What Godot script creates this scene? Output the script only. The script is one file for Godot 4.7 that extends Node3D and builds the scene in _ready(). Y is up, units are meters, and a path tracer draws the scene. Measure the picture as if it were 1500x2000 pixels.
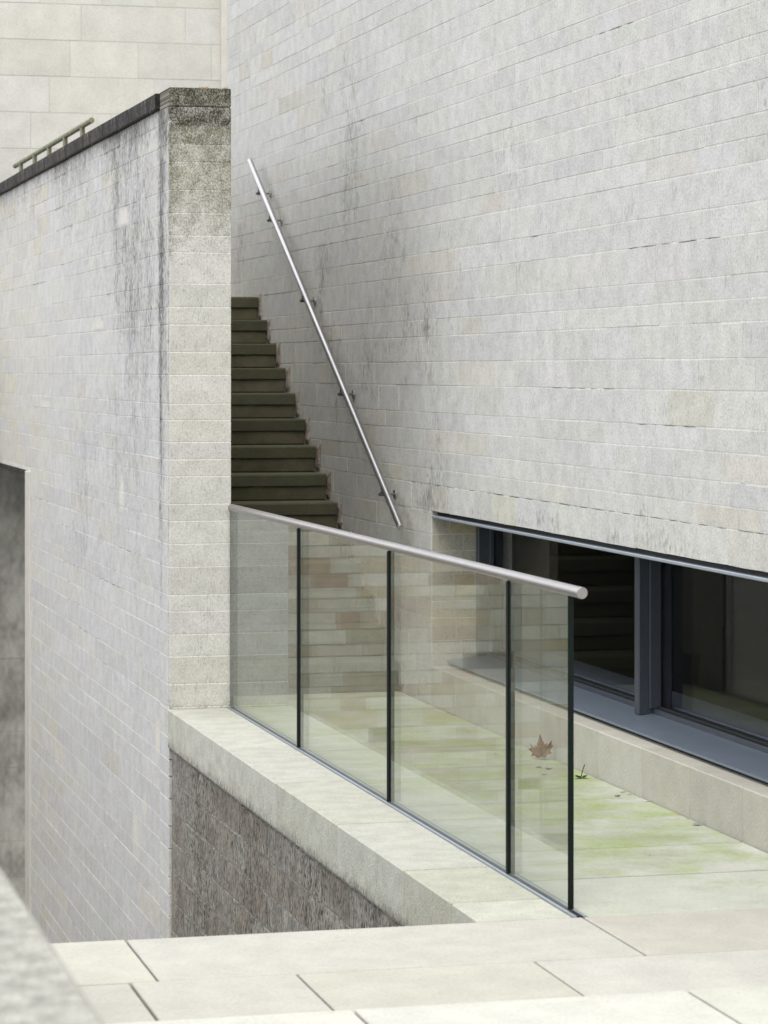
extends Node3D
# A stone stair court: x to the right, y up, depth b runs along -z. Metres.

const EYE := 1.794
const YAW := 14.2
const FOCAL := 5490.0          # in pixels of a 1500 x 2000 frame
const WALL_R := 3.96           # face of the gallery wall
const WALL_L := 2.56           # face of the stair wall and of the light well
const PIER_B := 14.75          # front of the pier
const WALL_T := 2.89           # inner face of the stair wall
const GLASS_A := 2.892
const WIN_B := 14.6            # far jamb of the window
const WIN_NEAR := 7.2
const HEAD := 1.04
const BACK_B := 23.6
const PIT_FLOOR := -3.4

var rng := RandomNumberGenerator.new()
var M := {}
var T := {}

func _ready() -> void:
	rng.seed = 20240611
	setup_camera()
	setup_light()
	make_tiles()
	make_materials()
	build_ground()
	build_terrace()
	build_gallery()
	build_stair_wall()
	build_back_wall()
	build_well()
	build_old_wall()
	build_stairs()
	build_parapet()
	build_glass_balustrade()
	build_wall_handrail()
	build_coping_rail()
	build_litter()

# ------------------------------------------------------------------ camera, sky, light
func setup_camera() -> void:
	var c := Camera3D.new()
	c.name = "camera"
	var at := CameraAttributesPhysical.new()
	at.frustum_near = 0.1
	at.frustum_far = 400.0
	at.frustum_focal_length = 85.0
	at.exposure_aperture = 6.3
	at.frustum_focus_distance = 12.8
	c.attributes = at
	c.near = 0.1
	c.far = 400.0
	c.projection = Camera3D.PROJECTION_FRUSTUM
	c.keep_aspect = Camera3D.KEEP_HEIGHT
	c.size = 2.0 * 1000.0 / FOCAL * c.near
	c.frustum_offset = Vector2(0.0, -275.0 / FOCAL * c.near)
	c.position = Vector3(0, EYE, 0)
	c.rotation_degrees = Vector3(0, -YAW, 0)
	add_child(c)
	c.current = true

func setup_light() -> void:
	var e := Environment.new()
	e.background_mode = Environment.BG_SKY
	var s := ProceduralSkyMaterial.new()
	s.sky_top_color = Color(0.945, 0.955, 0.978)
	s.sky_horizon_color = Color(0.92, 0.932, 0.95)
	s.sky_curve = 0.2
	s.ground_bottom_color = Color(0.45, 0.44, 0.42)
	s.ground_horizon_color = Color(0.70, 0.70, 0.69)
	s.sun_angle_max = 1.0
	s.energy_multiplier = 1.0
	var sky := Sky.new()
	sky.sky_material = s
	e.sky = sky
	e.background_energy_multiplier = 1.0
	e.tonemap_mode = Environment.TONE_MAPPER_LINEAR
	e.tonemap_exposure = 2.32
	e.sdfgi_enabled = true
	e.ssao_enabled = true
	e.ssil_enabled = true
	var w := WorldEnvironment.new()
	w.name = "daylight"
	w.environment = e
	add_child(w)
	var sun := DirectionalLight3D.new()
	sun.name = "sun"
	sun.light_energy = 0.38
	sun.light_angular_distance = 40.0
	sun.light_color = Color(1.0, 0.985, 0.955)
	sun.shadow_enabled = true
	sun.position = Vector3(-8, 20, 6)
	add_child(sun)
	sun.look_at_from_position(Vector3(-4.0, 13.0, 9.0), Vector3.ZERO, Vector3.UP)

# ------------------------------------------------------------------ helpers
func P(a: float, y: float, b: float) -> Vector3:
	return Vector3(a, y, -b)

func frame(o: Vector3, s: Vector3, n: Vector3, s0: float, t0: float, ls: float, lt: float) -> Dictionary:
	return {"o": o, "s": s, "t": n.cross(s) if absf(n.y) > 0.5 else Vector3.UP, "n": n, "s0": s0, "t0": t0, "ls": ls, "lt": lt}

func mb(f = null) -> Dictionary:
	return {"v": PackedVector3Array(), "n": PackedVector3Array(), "u": PackedVector2Array(), "c": PackedColorArray(), "i": PackedInt32Array(), "f": f, "fix": Color(1, 1, 1)}

func uv2_of(m: Dictionary, p: Vector3) -> Vector2:
	if m.f == null:
		return Vector2.ZERO
	var f: Dictionary = m.f
	var d: Vector3 = p - f.o
	return Vector2((d.dot(f.s) - f.s0) / f.ls, 1.0 - (d.dot(f.t) - f.t0) / f.lt)

# points run counter-clockwise seen from outside
func face(m: Dictionary, pts: Array, col: Color, nrm = null) -> void:
	var base: int = m.v.size()
	var n: Vector3
	if nrm == null:
		n = (pts[1] - pts[0]).cross(pts[2] - pts[0]).normalized()
		if n.length() < 0.5 and pts.size() > 3:
			n = (pts[2] - pts[0]).cross(pts[3] - pts[0]).normalized()
	else:
		n = nrm
	for p in pts:
		m.v.append(p)
		m.n.append(n)
		m.u.append(uv2_of(m, p))
		m.c.append(col)
	for k in range(1, pts.size() - 1):
		m.i.append(base)
		m.i.append(base + k + 1)
		m.i.append(base + k)

func commit(m: Dictionary, mat: Material) -> ArrayMesh:
	var arr := []
	arr.resize(Mesh.ARRAY_MAX)
	arr[Mesh.ARRAY_VERTEX] = m.v
	arr[Mesh.ARRAY_NORMAL] = m.n
	arr[Mesh.ARRAY_TEX_UV] = m.u
	arr[Mesh.ARRAY_TEX_UV2] = m.u
	arr[Mesh.ARRAY_COLOR] = m.c
	arr[Mesh.ARRAY_INDEX] = m.i
	var me := ArrayMesh.new()
	me.add_surface_from_arrays(Mesh.PRIMITIVE_TRIANGLES, arr)
	me.surface_set_material(0, mat)
	return me

func put(called: String, m: Dictionary, mat: Material, parent: Node) -> MeshInstance3D:
	var o := MeshInstance3D.new()
	o.name = called
	o.mesh = commit(m, mat)
	parent.add_child(o, true)
	return o

func thing(called: String, label: String, category: String, group := "") -> Node3D:
	var o := Node3D.new()
	o.name = called
	add_child(o, true)
	o.set_meta("kind", "thing")
	o.set_meta("label", label)
	o.set_meta("category", category)
	if group != "":
		o.set_meta("group", group)
	return o

func part(called: String, parent: Node) -> Node3D:
	var o := Node3D.new()
	o.name = called
	parent.add_child(o, true)
	return o

# axis-aligned box with chamfered edges, from corner lo to corner hi
func box(m: Dictionary, lo: Vector3, hi: Vector3, col: Color, c := 0.0) -> void:
	var a := Vector3(minf(lo.x, hi.x), minf(lo.y, hi.y), minf(lo.z, hi.z))
	var d := Vector3(maxf(lo.x, hi.x), maxf(lo.y, hi.y), maxf(lo.z, hi.z))
	c = minf(c, 0.45 * minf(d.x - a.x, minf(d.y - a.y, d.z - a.z)))
	var axes := [Vector3.RIGHT, Vector3.UP, Vector3.BACK]
	var mid := (a + d) / 2.0
	var half := (d - a) / 2.0
	for k in 3:
		var u: Vector3 = axes[(k + 1) % 3]
		var w: Vector3 = axes[(k + 2) % 3]
		var hu := absf(half.dot(u)) - c
		var hw := absf(half.dot(w)) - c
		for s in [-1.0, 1.0]:
			var n: Vector3 = axes[k] * s
			var o: Vector3 = mid + n * absf(half.dot(axes[k]))
			var q := [o - u * hu - w * hw, o + u * hu - w * hw, o + u * hu + w * hw, o - u * hu + w * hw]
			if s < 0:
				q.reverse()
			face(m, q, col, n)
	if c <= 0.0:
		return
	for k in 3:
		var e: Vector3 = axes[k]
		var u: Vector3 = axes[(k + 1) % 3]
		var w: Vector3 = axes[(k + 2) % 3]
		var he := absf(half.dot(e)) - c
		var fu := absf(half.dot(u))
		var fw := absf(half.dot(w))
		for su in [-1.0, 1.0]:
			for sw in [-1.0, 1.0]:
				var p1: Vector3 = mid + u * su * fu + w * sw * (fw - c)
				var p2: Vector3 = mid + u * su * (fu - c) + w * sw * fw
				var q := [p1 - e * he, p2 - e * he, p2 + e * he, p1 + e * he]
				if su * sw < 0:
					q.reverse()
				q.reverse()
				var n: Vector3 = (u * su + w * sw).normalized()
				if (q[1] - q[0]).cross(q[2] - q[0]).dot(n) < 0:
					q.reverse()
				face(m, q, col, n)
	for sx in [-1.0, 1.0]:
		for sy in [-1.0, 1.0]:
			for sz in [-1.0, 1.0]:
				var s := Vector3(sx, sy, sz)
				var h := half * s
				var q := [mid + h - Vector3(0, sy, sz) * c, mid + h - Vector3(sx, 0, sz) * c, mid + h - Vector3(sx, sy, 0) * c]
				if (q[1] - q[0]).cross(q[2] - q[0]).dot(s) < 0:
					q.reverse()
				face(m, q, col)

func bx(called: String, parent: Node, mat: Material, lo: Vector3, hi: Vector3, col := Color(1, 1, 1), c := 0.003, f = null) -> MeshInstance3D:
	var m := mb(f)
	box(m, lo, hi, col, c)
	return put(called, m, mat, parent)

# a block of stone laid in a wall: uneven arrises, chamfered, standing a little proud of the mortar
func stone(m: Dictionary, f: Dictionary, s0: float, s1: float, t0: float, t1: float, col: Color, proud := 0.004, gap := 0.006, wob := 0.0018, deep := 0.003) -> void:
	var g := gap / 2.0 * rng.randf_range(0.7, 1.2)
	var gs := gap / 2.0 * rng.randf_range(0.25, 0.75)
	var n := clampi(int((s1 - s0) / 0.16), 1, 5)
	var lo := []
	var hi := []
	for k in n + 1:
		var s := lerpf(s0 + gs, s1 - gs, float(k) / n)
		lo.append(Vector2(s, t0 + g + rng.randf_range(-wob, wob)))
		hi.append(Vector2(s, t1 - g + rng.randf_range(-wob, wob)))
	lo[0].x += rng.randf_range(-wob, wob)
	hi[0].x += rng.randf_range(-wob, wob)
	lo[n].x += rng.randf_range(-wob, wob)
	hi[n].x += rng.randf_range(-wob, wob)
	var ring := []
	for k in n + 1:
		ring.append(lo[k])
	for k in range(n, -1, -1):
		ring.append(hi[k])
	var mid := Vector2((s0 + s1) / 2.0, (t0 + t1) / 2.0)
	var c := minf(0.0030, 0.0008 + 0.35 * proud)
	var tilt_s := rng.randf_range(-0.0006, 0.0006) / maxf(0.1, s1 - s0)
	var tilt_t := rng.randf_range(-0.0006, 0.0006) / maxf(0.05, t1 - t0)
	var top := []
	var bot := []
	for p in ring:
		var q: Vector2 = p
		q.x -= signf(q.x - mid.x) * (c if (q.x < s0 + 0.02 or q.x > s1 - 0.02) else 0.0)
		q.y -= signf(q.y - mid.y) * c
		top.append(f.o + f.s * q.x + f.t * q.y + f.n * (proud + tilt_s * (q.x - mid.x) + tilt_t * (q.y - mid.y)))
		bot.append(f.o + f.s * p.x + f.t * p.y - f.n * deep)
	var flip: bool = f.s.cross(f.t).dot(f.n) < 0
	for k in n:
		var q := [top[k], top[k + 1], top[2 * n - k], top[2 * n + 1 - k]]
		if flip:
			q.reverse()
		face(m, q, col, f.n)
	var cnt := ring.size()
	for k in cnt:
		var j := (k + 1) % cnt
		var q := [bot[k], bot[j], top[j], top[k]]
		if flip:
			q.reverse()
		face(m, q, col)

func tube(m: Dictionary, pts: Array, r: float, col: Color, seg := 20, caps := true, bev := 0.0) -> void:
	var rings := []
	var count := pts.size()
	var up := Vector3.UP
	for k in count:
		var d: Vector3 = (pts[mini(k + 1, count - 1)] - pts[maxi(k - 1, 0)]).normalized()
		if absf(d.dot(up)) > 0.95:
			up = Vector3.RIGHT
		var u := d.cross(up).normalized()
		var w := u.cross(d).normalized()
		up = w
		rings.append([pts[k], u, w, d])
	for k in count - 1:
		for j in seg:
			var a0 := TAU * j / seg
			var a1 := TAU * (j + 1) / seg
			var q := []
			var nn := []
			for e in [[k, a0], [k, a1], [k + 1, a1], [k + 1, a0]]:
				var R: Array = rings[e[0]]
				var n: Vector3 = R[1] * cos(e[1]) + R[2] * sin(e[1])
				q.append(R[0] + n * r)
				nn.append(n)
			var base: int = m.v.size()
			for x in 4:
				m.v.append(q[x]); m.n.append(nn[x]); m.u.append(uv2_of(m, q[x])); m.c.append(col)
			var out: bool = (q[1] - q[0]).cross(q[2] - q[0]).dot(nn[0]) > 0
			for t in [[0, 1, 2], [0, 2, 3]]:
				m.i.append(base + t[0])
				m.i.append(base + (t[2] if out else t[1]))
				m.i.append(base + (t[1] if out else t[2]))
	if caps:
		for e in [0, count - 1]:
			var R: Array = rings[e]
			var n: Vector3 = R[3] * (-1.0 if e == 0 else 1.0)
			var q := []
			var b := []
			for j in seg:
				var a := TAU * j / seg
				var dir: Vector3 = R[1] * cos(a) + R[2] * sin(a)
				q.append(R[0] + dir * (r - bev) + n * bev)
				b.append(R[0] + dir * r)
			if (q[1] - q[0]).cross(q[2] - q[0]).dot(n) < 0:
				q.reverse(); b.reverse()
			face(m, q, col, n)
			if bev > 0.0:
				for j in seg:
					var l := (j + 1) % seg
					face(m, [b[j], b[l], q[l], q[j]], col)

func disc(m: Dictionary, at: Vector3, n: Vector3, r: float, thick: float, col: Color, seg := 18) -> void:
	tube(m, [at, at + n * thick], r, col, seg, true, thick * 0.3)

func pick(palette: Array) -> Color:
	var total := 0.0
	for e in palette:
		total += e[1]
	var x := rng.randf() * total
	for e in palette:
		x -= e[1]
		if x <= 0.0:
			var c: Color = e[0]
			var k := rng.randf_range(0.955, 1.035)
			return Color(c.r * k, c.g * k * rng.randf_range(0.992, 1.006), c.b * k * rng.randf_range(0.975, 1.02))
	return palette[0][0]

# how large a spot shows in the photograph (0 when outside the frame)
func shown(p: Vector3, w: float, h: float, n: Vector3) -> float:
	var th := deg_to_rad(YAW)
	var D := p.x * sin(th) - p.z * cos(th)
	if D < 0.5:
		return 0.0
	var u := p.x * cos(th) + p.z * sin(th)
	var x := 750.0 + FOCAL * u / D
	var y := 725.0 - FOCAL * (p.y - EYE) / D
	if x < -30 or x > 1530 or y < -30 or y > 2030:
		return 0.0
	var dir := Vector3(p.x, p.y - EYE, p.z).normalized()
	return w * h * absf(dir.dot(n)) / (D * D)

# stones of a wall: the 300 that show largest are parts of their own, the rest one joined part
func lay(parent: Node, f: Dictionary, cells: Array, mat: Material, called: String, most := 300, gap := 0.0052, wob := 0.0014) -> void:
	for c in cells:
		var p: Vector3 = f.o + f.s * (c.s0 + c.s1) / 2.0 + f.t * (c.t0 + c.t1) / 2.0
		c.v = shown(p, c.s1 - c.s0, c.t1 - c.t0, f.n)
	cells.sort_custom(func(x, y): return x.v > y.v)
	var rest := mb(f)
	for k in cells.size():
		var c: Dictionary = cells[k]
		var own: bool = k < most and c.v > 0.0
		var m: Dictionary = mb(f) if own else rest
		stone(m, f, c.s0, c.s1, c.t0, c.t1, c.col, c.get("proud", rng.randf_range(0.0008, 0.0026)), gap, wob)
		if own:
			put(called, m, mat, parent)
	if rest.v.size() > 0:
		var o := put("further_" + called, rest, mat, parent)
		o.set_meta("kind", "stuff")

# cells of coursed masonry between heights ts, from s0 to s1; holes are Rect2 (s, t)
func courses(ts: Array, s0: float, s1: float, lmin: float, lmax: float, palette: Array, holes := []) -> Array:
	var out := []
	var last := []
	for k in ts.size() - 1:
		var t0: float = ts[k]
		var t1: float = ts[k + 1]
		var spans := [[s0, s1]]
		for h in holes:
			if t0 < h.end.y - 0.01 and t1 > h.position.y + 0.01:
				var nx := []
				for sp in spans:
					if sp[0] < h.position.x - 0.02:
						nx.append([sp[0], minf(sp[1], h.position.x)])
					if sp[1] > h.end.x + 0.02:
						nx.append([maxf(sp[0], h.end.x), sp[1]])
				spans = nx
		var joints := []
		for sp in spans:
			var s: float = sp[0]
			while s < sp[1] - 0.001:
				var l := rng.randf_range(lmin, lmax)
				for tries in 6:
					var clash := false
					for j in last:
						if absf(j - (s + l)) < 0.07:
							clash = true
					if not clash:
						break
					l = rng.randf_range(lmin, lmax)
				var e := s + l
				if e > sp[1] - lmin * 0.6:
					e = sp[1]
				out.append({"s0": s, "s1": e, "t0": t0, "t1": t1, "col": pick(palette)})
				joints.append(e)
				s = e
		last = joints
	return out

# ------------------------------------------------------------------ textures
func noise_bytes(w: int, h: int, freq: float, sd: int, sx := 1, sy := 1, oct := 3, type := FastNoiseLite.TYPE_SIMPLEX_SMOOTH) -> PackedByteArray:
	var n := FastNoiseLite.new()
	n.seed = sd
	n.noise_type = type
	n.frequency = freq
	n.fractal_octaves = oct
	var im := n.get_seamless_image(w / sx, h / sy, false, false, 0.12)
	im.convert(Image.FORMAT_L8)
	if sx > 1 or sy > 1:
		im.resize(w, h, Image.INTERPOLATE_CUBIC)
	return im.get_data()

func grain_bytes(count: int, sd: int) -> PackedByteArray:
	var r := RandomNumberGenerator.new()
	r.seed = sd
	var b := PackedByteArray()
	b.resize(count)
	var k := 0
	while k < count:
		var v := r.randi()
		b[k] = v & 255
		if k + 3 < count:
			b[k + 1] = (v >> 8) & 255
			b[k + 2] = (v >> 16) & 255
			b[k + 3] = (v >> 24) & 255
		k += 4
	return b

# white noise in blobs of gx by gy pixels
func blob_bytes(w: int, h: int, gx: float, gy: float, sd: int) -> PackedByteArray:
	var cw := int(w / gx)
	var ch := int(h / gy)
	var im := Image.create_from_data(cw, ch, false, Image.FORMAT_L8, grain_bytes(cw * ch, sd))
	im.resize(w, h, Image.INTERPOLATE_CUBIC)
	return im.get_data()

# fine tile: tooled stone with grain, pits and short vertical runs of dark growth
func tile(size: int, sd: int, base: float, grain: float, mottle: float, streak: float, cut: float, speck: float, gx := 2.2, gy := 5.0) -> Array:
	var fine := blob_bytes(size, size, gx, gy, sd)
	var pit := blob_bytes(size, size, 3.0, 3.6, sd + 7)
	var a := noise_bytes(size, size, 0.012, sd + 1)
	var b := blob_bytes(size, size, 2.6, 17.0, sd + 2)
	var e := noise_bytes(size, size, 0.016, sd + 4, 1, 2, 3)
	var alb := PackedByteArray()
	var hgt := PackedByteArray()
	alb.resize(size * size)
	hgt.resize(size * size)
	for k in size * size:
		var fn := fine[k] / 255.0 - 0.5
		var mo := a[k] / 255.0 - 0.5
		var st := clampf((b[k] / 255.0 - cut + 0.5 * (e[k] / 255.0 - 0.5)) * 4.0, 0.0, 1.0)
		var pt := pit[k] / 255.0
		var sp := clampf((pt - 0.86) * 8.0, 0.0, 1.0)
		var v := base + grain * fn + mottle * mo - streak * st * (0.8 + 0.8 * fn) - speck * sp
		alb[k] = int(clampf(v, 0.0, 1.0) * 255.0)
		var hh := 0.55 + 0.35 * fn + 0.3 * (pt - 0.5) - 0.3 * sp
		hgt[k] = int(clampf(hh, 0.0, 1.0) * 255.0)
	return [ImageTexture.create_from_image(Image.create_from_data(size, size, false, Image.FORMAT_L8, alb)), ImageTexture.create_from_image(Image.create_from_data(size, size, false, Image.FORMAT_L8, hgt))]

func make_tiles() -> void:
	T.stone = tile(1024, 11, 0.95, 0.12, 0.08, 0.10, 0.80, 0.13, 2.1, 3.2)
	T.pave = tile(768, 31, 0.95, 0.05, 0.06, 0.0, 2.0, 0.05, 2.5, 2.5)
	T.coat = tile(768, 41, 0.94, 0.08, 0.09, 0.0, 2.0, 0.12, 2.6, 2.2)
	T.rough = tile(512, 51, 0.86, 0.24, 0.20, 0.22, 0.66, 0.22)
	T.black = tile(512, 61, 0.40, 0.26, 0.22, -0.70, 0.78, 0.12)
	T.lichen = tile(512, 81, 0.78, 0.24, 0.26, 0.0, 2.0, -0.30, 4.0, 4.0)
	T.metal = tile(256, 71, 0.95, 0.04, 0.06, 0.0, 2.0, 0.0)

# growth, stains and painted shade over one wall: cover(s, t) says how much of the surface is covered there, tone(s, t) its colour
func stain_and_shade(w: int, h: int, f: Dictionary, sd: int, cover: Callable, tone: Callable, soft := 3.0, vert := 0.6, run := 10.0, grit := 0.55) -> ImageTexture:
	var cw := maxi(8, w / 6)
	var ch := maxi(8, h / 6)
	var den := Image.create(cw, ch, false, Image.FORMAT_L8)
	var col := Image.create(cw, ch, false, Image.FORMAT_RGBA8)
	for y in ch:
		for x in cw:
			var s: float = f.s0 + (x + 0.5) / cw * f.ls
			var t: float = f.t0 + (1.0 - (y + 0.5) / ch) * f.lt
			var d: float = cover.call(s, t)
			den.set_pixel(x, y, Color(d, d, d))
			col.set_pixel(x, y, tone.call(s, t))
	den.resize(w, h, Image.INTERPOLATE_BILINEAR)
	col.resize(w, h, Image.INTERPOLATE_BILINEAR)
	var db := den.get_data()
	var cb := col.get_data()
	var vs := blob_bytes(w, h, 1.7, run, sd)
	var bl := noise_bytes(w, h, 0.03, sd + 1, 1, 1, 5)
	var gr := blob_bytes(w, h, 1.3, 2.4, sd + 2)
	for k in w * h:
		var n := 0.5 + ((vs[k] - 127.5) * vert * 0.75 + (bl[k] - 127.5) * (1.0 - vert) * 1.1 + (gr[k] - 127.5) * grit) / 255.0
		var d := db[k] / 255.0
		var al := clampf((d * 1.45 + n - 1.22) * soft, 0.0, 1.0)
		cb[k * 4 + 3] = int(al * 255.0)
	return ImageTexture.create_from_image(Image.create_from_data(w, h, false, Image.FORMAT_RGBA8, cb))

func smat(tl: Array, per_m: float, rough := 0.92, relief := 0.25, over: Texture2D = null) -> StandardMaterial3D:
	var m := StandardMaterial3D.new()
	m.albedo_texture = tl[0]
	m.vertex_color_use_as_albedo = true
	m.roughness = rough
	m.metallic_specular = 0.35
	m.uv1_triplanar = true
	m.uv1_world_triplanar = true
	m.uv1_triplanar_sharpness = 8.0
	m.uv1_scale = Vector3(per_m, per_m, per_m)
	if relief > 0.0:
		m.heightmap_enabled = true
		m.heightmap_texture = tl[1]
		m.heightmap_scale = relief
	if over:
		m.detail_enabled = true
		m.detail_albedo = over
		m.detail_uv_layer = BaseMaterial3D.DETAIL_UV_2
		m.detail_blend_mode = BaseMaterial3D.BLEND_MODE_MIX
	return m

func sr(r: int, g: int, b: int) -> Color:
	return Color8(r, g, b)

func lin(r: float, g: float, b: float) -> Color:
	return Color(r, g, b)

func bump01(x: float, c: float, w: float) -> float:
	return exp(-pow((x - c) / w, 2.0))

var F := {}

func make_materials() -> void:
	F.right = frame(P(WALL_R, 0, 0), Vector3(0, 0, -1), Vector3.LEFT, 4.0, 0.0, 17.0, 6.2)
	F.left = frame(P(WALL_L, 0, 0), Vector3(0, 0, -1), Vector3.LEFT, 14.7, -3.4, 9.0, 6.8)
	F.pier = frame(P(0, 0, PIER_B), Vector3.RIGHT, Vector3.BACK, 2.5, 0.0, 0.46, 3.35)
	F.back = frame(P(0, 0, BACK_B), Vector3.RIGHT, Vector3.BACK, -1.0, -3.5, 10.0, 10.0)
	F.well = frame(P(WALL_L + 0.012, 0, 0), Vector3(0, 0, -1), Vector3.LEFT, 8.6, -3.4, 6.4, 3.5)
	F.old = frame(P(0, 0, 22.8), Vector3.RIGHT, Vector3.BACK, -8.0, -3.5, 10.8, 6.5)
	F.floor = {"o": Vector3.ZERO, "s": Vector3.RIGHT, "t": Vector3(0, 0, -1), "n": Vector3.UP, "s0": 1.0, "t0": 6.0, "ls": 4.0, "lt": 11.0}
	F.step = frame(P(0, 0, 15.0), Vector3.RIGHT, Vector3.BACK, 2.8, 0.0, 1.25, 2.4)

	var tone_right := func(s, t):
		return sr(122, 120, 116)
	var damp := FastNoiseLite.new()
	damp.seed = 77
	damp.frequency = 1.0
	damp.fractal_octaves = 3
	var cover_right := func(s, t):
		var d := 0.20 + 0.34 * damp.get_noise_2d(s * 0.55, t * 0.8) + 0.22 * damp.get_noise_2d(s * 2.2 + 31.0, t * 0.5)
		d += 0.16 * bump01(t, 2.1, 1.2) * bump01(s, 16.0, 3.0)
		if s < WIN_B + 0.3 and t > HEAD:
			d += 0.42 * exp(-(t - HEAD) / 0.045)
		d += 0.25 * bump01(s, WIN_B + 0.06, 0.1) * bump01(t, HEAD + 0.1, 0.2)
		if s > WIN_B and t < 0.5:
			d += 0.25 * exp(-t / 0.14)
		return d
	M.right = smat(T.stone, 0.55, 0.93, 0.17, stain_and_shade(2040, 744, F.right, 101, cover_right, tone_right, 1.5, 0.55, 5.0, 0.6))

	var pale := [[P(0, 0, 0), 0.0]]
	pale.clear()
	for e in [[240, 425, 0.22, 0.07], [190, 632, 0.28, 0.06], [237, 965, 0.10, 0.13], [307, 1440, 0.11, 0.16], [265, 1632, 0.18, 0.17], [283, 1580, 0.08, 0.12], [88, 790, 0.35, 0.05]]:
		var D: float = FOCAL * 2.64 / (e[0] + 640.0)
		pale.append([(D - 0.628) / 0.9696, EYE - (e[1] - 725.0) * D / FOCAL, e[2], e[3]])
	var is_pale := func(s, t):
		var q := 0.0
		for e in pale:
			q = maxf(q, 1.0 - sqrt(pow((s - e[0]) / e[2], 2.0) + pow((t - e[1]) / e[3], 2.0)))
		return q
	var tone_left := func(s, t):
		if is_pale.call(s, t) > 0.0:
			return sr(200, 198, 189)
		if t > 2.0 or s < 15.15:
			return sr(88, 88, 86)
		return sr(120, 121, 124)
	var cover_left := func(s, t):
		if is_pale.call(s, t) > 0.0:
			return 0.62 + 0.5 * is_pale.call(s, t)
		var d := 0.20 + 0.25 * damp.get_noise_2d(s * 0.5 + 9.0, t * 0.6) + 0.15 * damp.get_noise_2d(s * 2.0 + 51.0, t * 0.4)
		var up := clampf((t + 0.3) / 2.8, 0.0, 1.0)
		d += 0.36 * up * bump01(s, 15.9, 1.1)
		d += 0.70 * (0.35 + 0.65 * up) * bump01(s, 15.02, 0.08) * (1.0 if t > 0.05 else 0.5)
		d += 0.30 * up * bump01(s, 14.85, 0.15)
		d += 0.16 * bump01(s, 17.4, 1.6)
		if t > 2.4:
			d += 0.40 * exp(-(3.21 - t) / 0.16)
		if t > 2.4 and s > 18.0:
			d += 0.25 * exp(-(3.21 - t) / 0.25) * (0.5 + 0.5 * sin(s * 9.0) * sin(s * 23.0))
		if s > 20.9 and t > 1.0:
			d += 0.5 * exp(-(t - 1.05) / 0.05)
		return clampf(d, 0.0, 1.0)
	M.left = smat(T.stone, 0.55, 0.93, 0.17, stain_and_shade(1350, 1020, F.left, 131, cover_left, tone_left, 1.15, 0.62, 11.0, 0.75))

	var tone_pier := func(s, t):
		if t < 0.2:
			return sr(110, 112, 78)
		if t > 3.1:
			return sr(58, 56, 44)
		return sr(98, 97, 77) if t > 2.4 else sr(128, 126, 113)
	var cover_pier := func(s, t):
		var d := 0.02 + 0.14 * damp.get_noise_2d(s * 3.0, t * 1.5)
		d += 0.80 * clampf((t - 2.05) / 0.72, 0.0, 1.0)
		if t > 3.0:
			d += 0.30
		d += 0.26 * exp(-(s - WALL_L) / 0.035)
		d += 0.22 * exp(-(WALL_T - s) / 0.03) * clampf((1.3 - t), 0.0, 1.0)
		d += 0.50 * exp(-t / 0.05)
		d += 0.12 * clampf((0.7 - t) / 0.7, 0.0, 1.0)
		return clampf(d, 0.0, 1.0)
	M.pier = smat(T.stone, 0.55, 0.93, 0.18, stain_and_shade(176, 1280, F.pier, 151, cover_pier, tone_pier, 1.1, 0.6, 1.6, 0.55))

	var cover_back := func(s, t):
		if t < 1.0:  # grey mottled blocks, with the shade of the lower passage put into their colour
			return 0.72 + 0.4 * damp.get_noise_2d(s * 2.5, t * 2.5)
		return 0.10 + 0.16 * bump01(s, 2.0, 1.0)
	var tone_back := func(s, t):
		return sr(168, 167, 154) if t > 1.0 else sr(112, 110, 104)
	M.back = smat(T.pave, 0.42, 0.9, 0.12, stain_and_shade(640, 640, F.back, 171, cover_back, tone_back, 0.9, 0.4, 12.0, 0.4))

	var cover_well := func(s, t):
		return 0.50 - 0.35 * exp(-(14.75 - s) / 0.06) + 0.06 * sin(s * 5.1)
	var tone_well := func(s, t):
		return sr(56, 50, 43)
	M.well = smat(T.rough, 0.8, 0.95, 0.5, stain_and_shade(1280, 860, F.well, 191, cover_well, tone_well, 2.4, 0.85, 5.0, 0.6))
	var cover_cface := func(s, t):
		var d := 0.13
		if t > -0.21:
			d = 0.50 + 0.32 * exp(-(t + 0.2) / 0.04)
		return d
	var tone_cface := func(s, t):
		return sr(140, 136, 116) if t > -0.16 else sr(92, 86, 76)
	M.cface = smat(T.coat, 0.7, 0.93, 0.3, stain_and_shade(1280, 860, F.well, 211, cover_cface, tone_cface, 1.2, 0.55, 6.0, 0.45))

	M.coping = smat(T.black, 0.9, 0.95, 0.5)
	M.rough = smat(T.rough, 0.7, 0.95, 0.7)
	M.lich = smat(T.lichen, 2.3, 0.95, 0.5)
	M.old = smat(T.stone, 0.6, 0.93, 0.35)
	M.leaf = smat(T.coat, 3.0, 0.8, 0.1)
	M.joint_shade = metal(sr(88, 86, 82), 0.95, 0.0)  # flat dark colour for the shade in open joints
	M.mortar = smat(T.pave, 1.3, 0.95, 0.2)
	M.plain = smat(T.pave, 0.6, 0.9, 0.15)

	var moss := FastNoiseLite.new()
	moss.seed = 5
	moss.frequency = 1.3
	moss.fractal_octaves = 3
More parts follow.
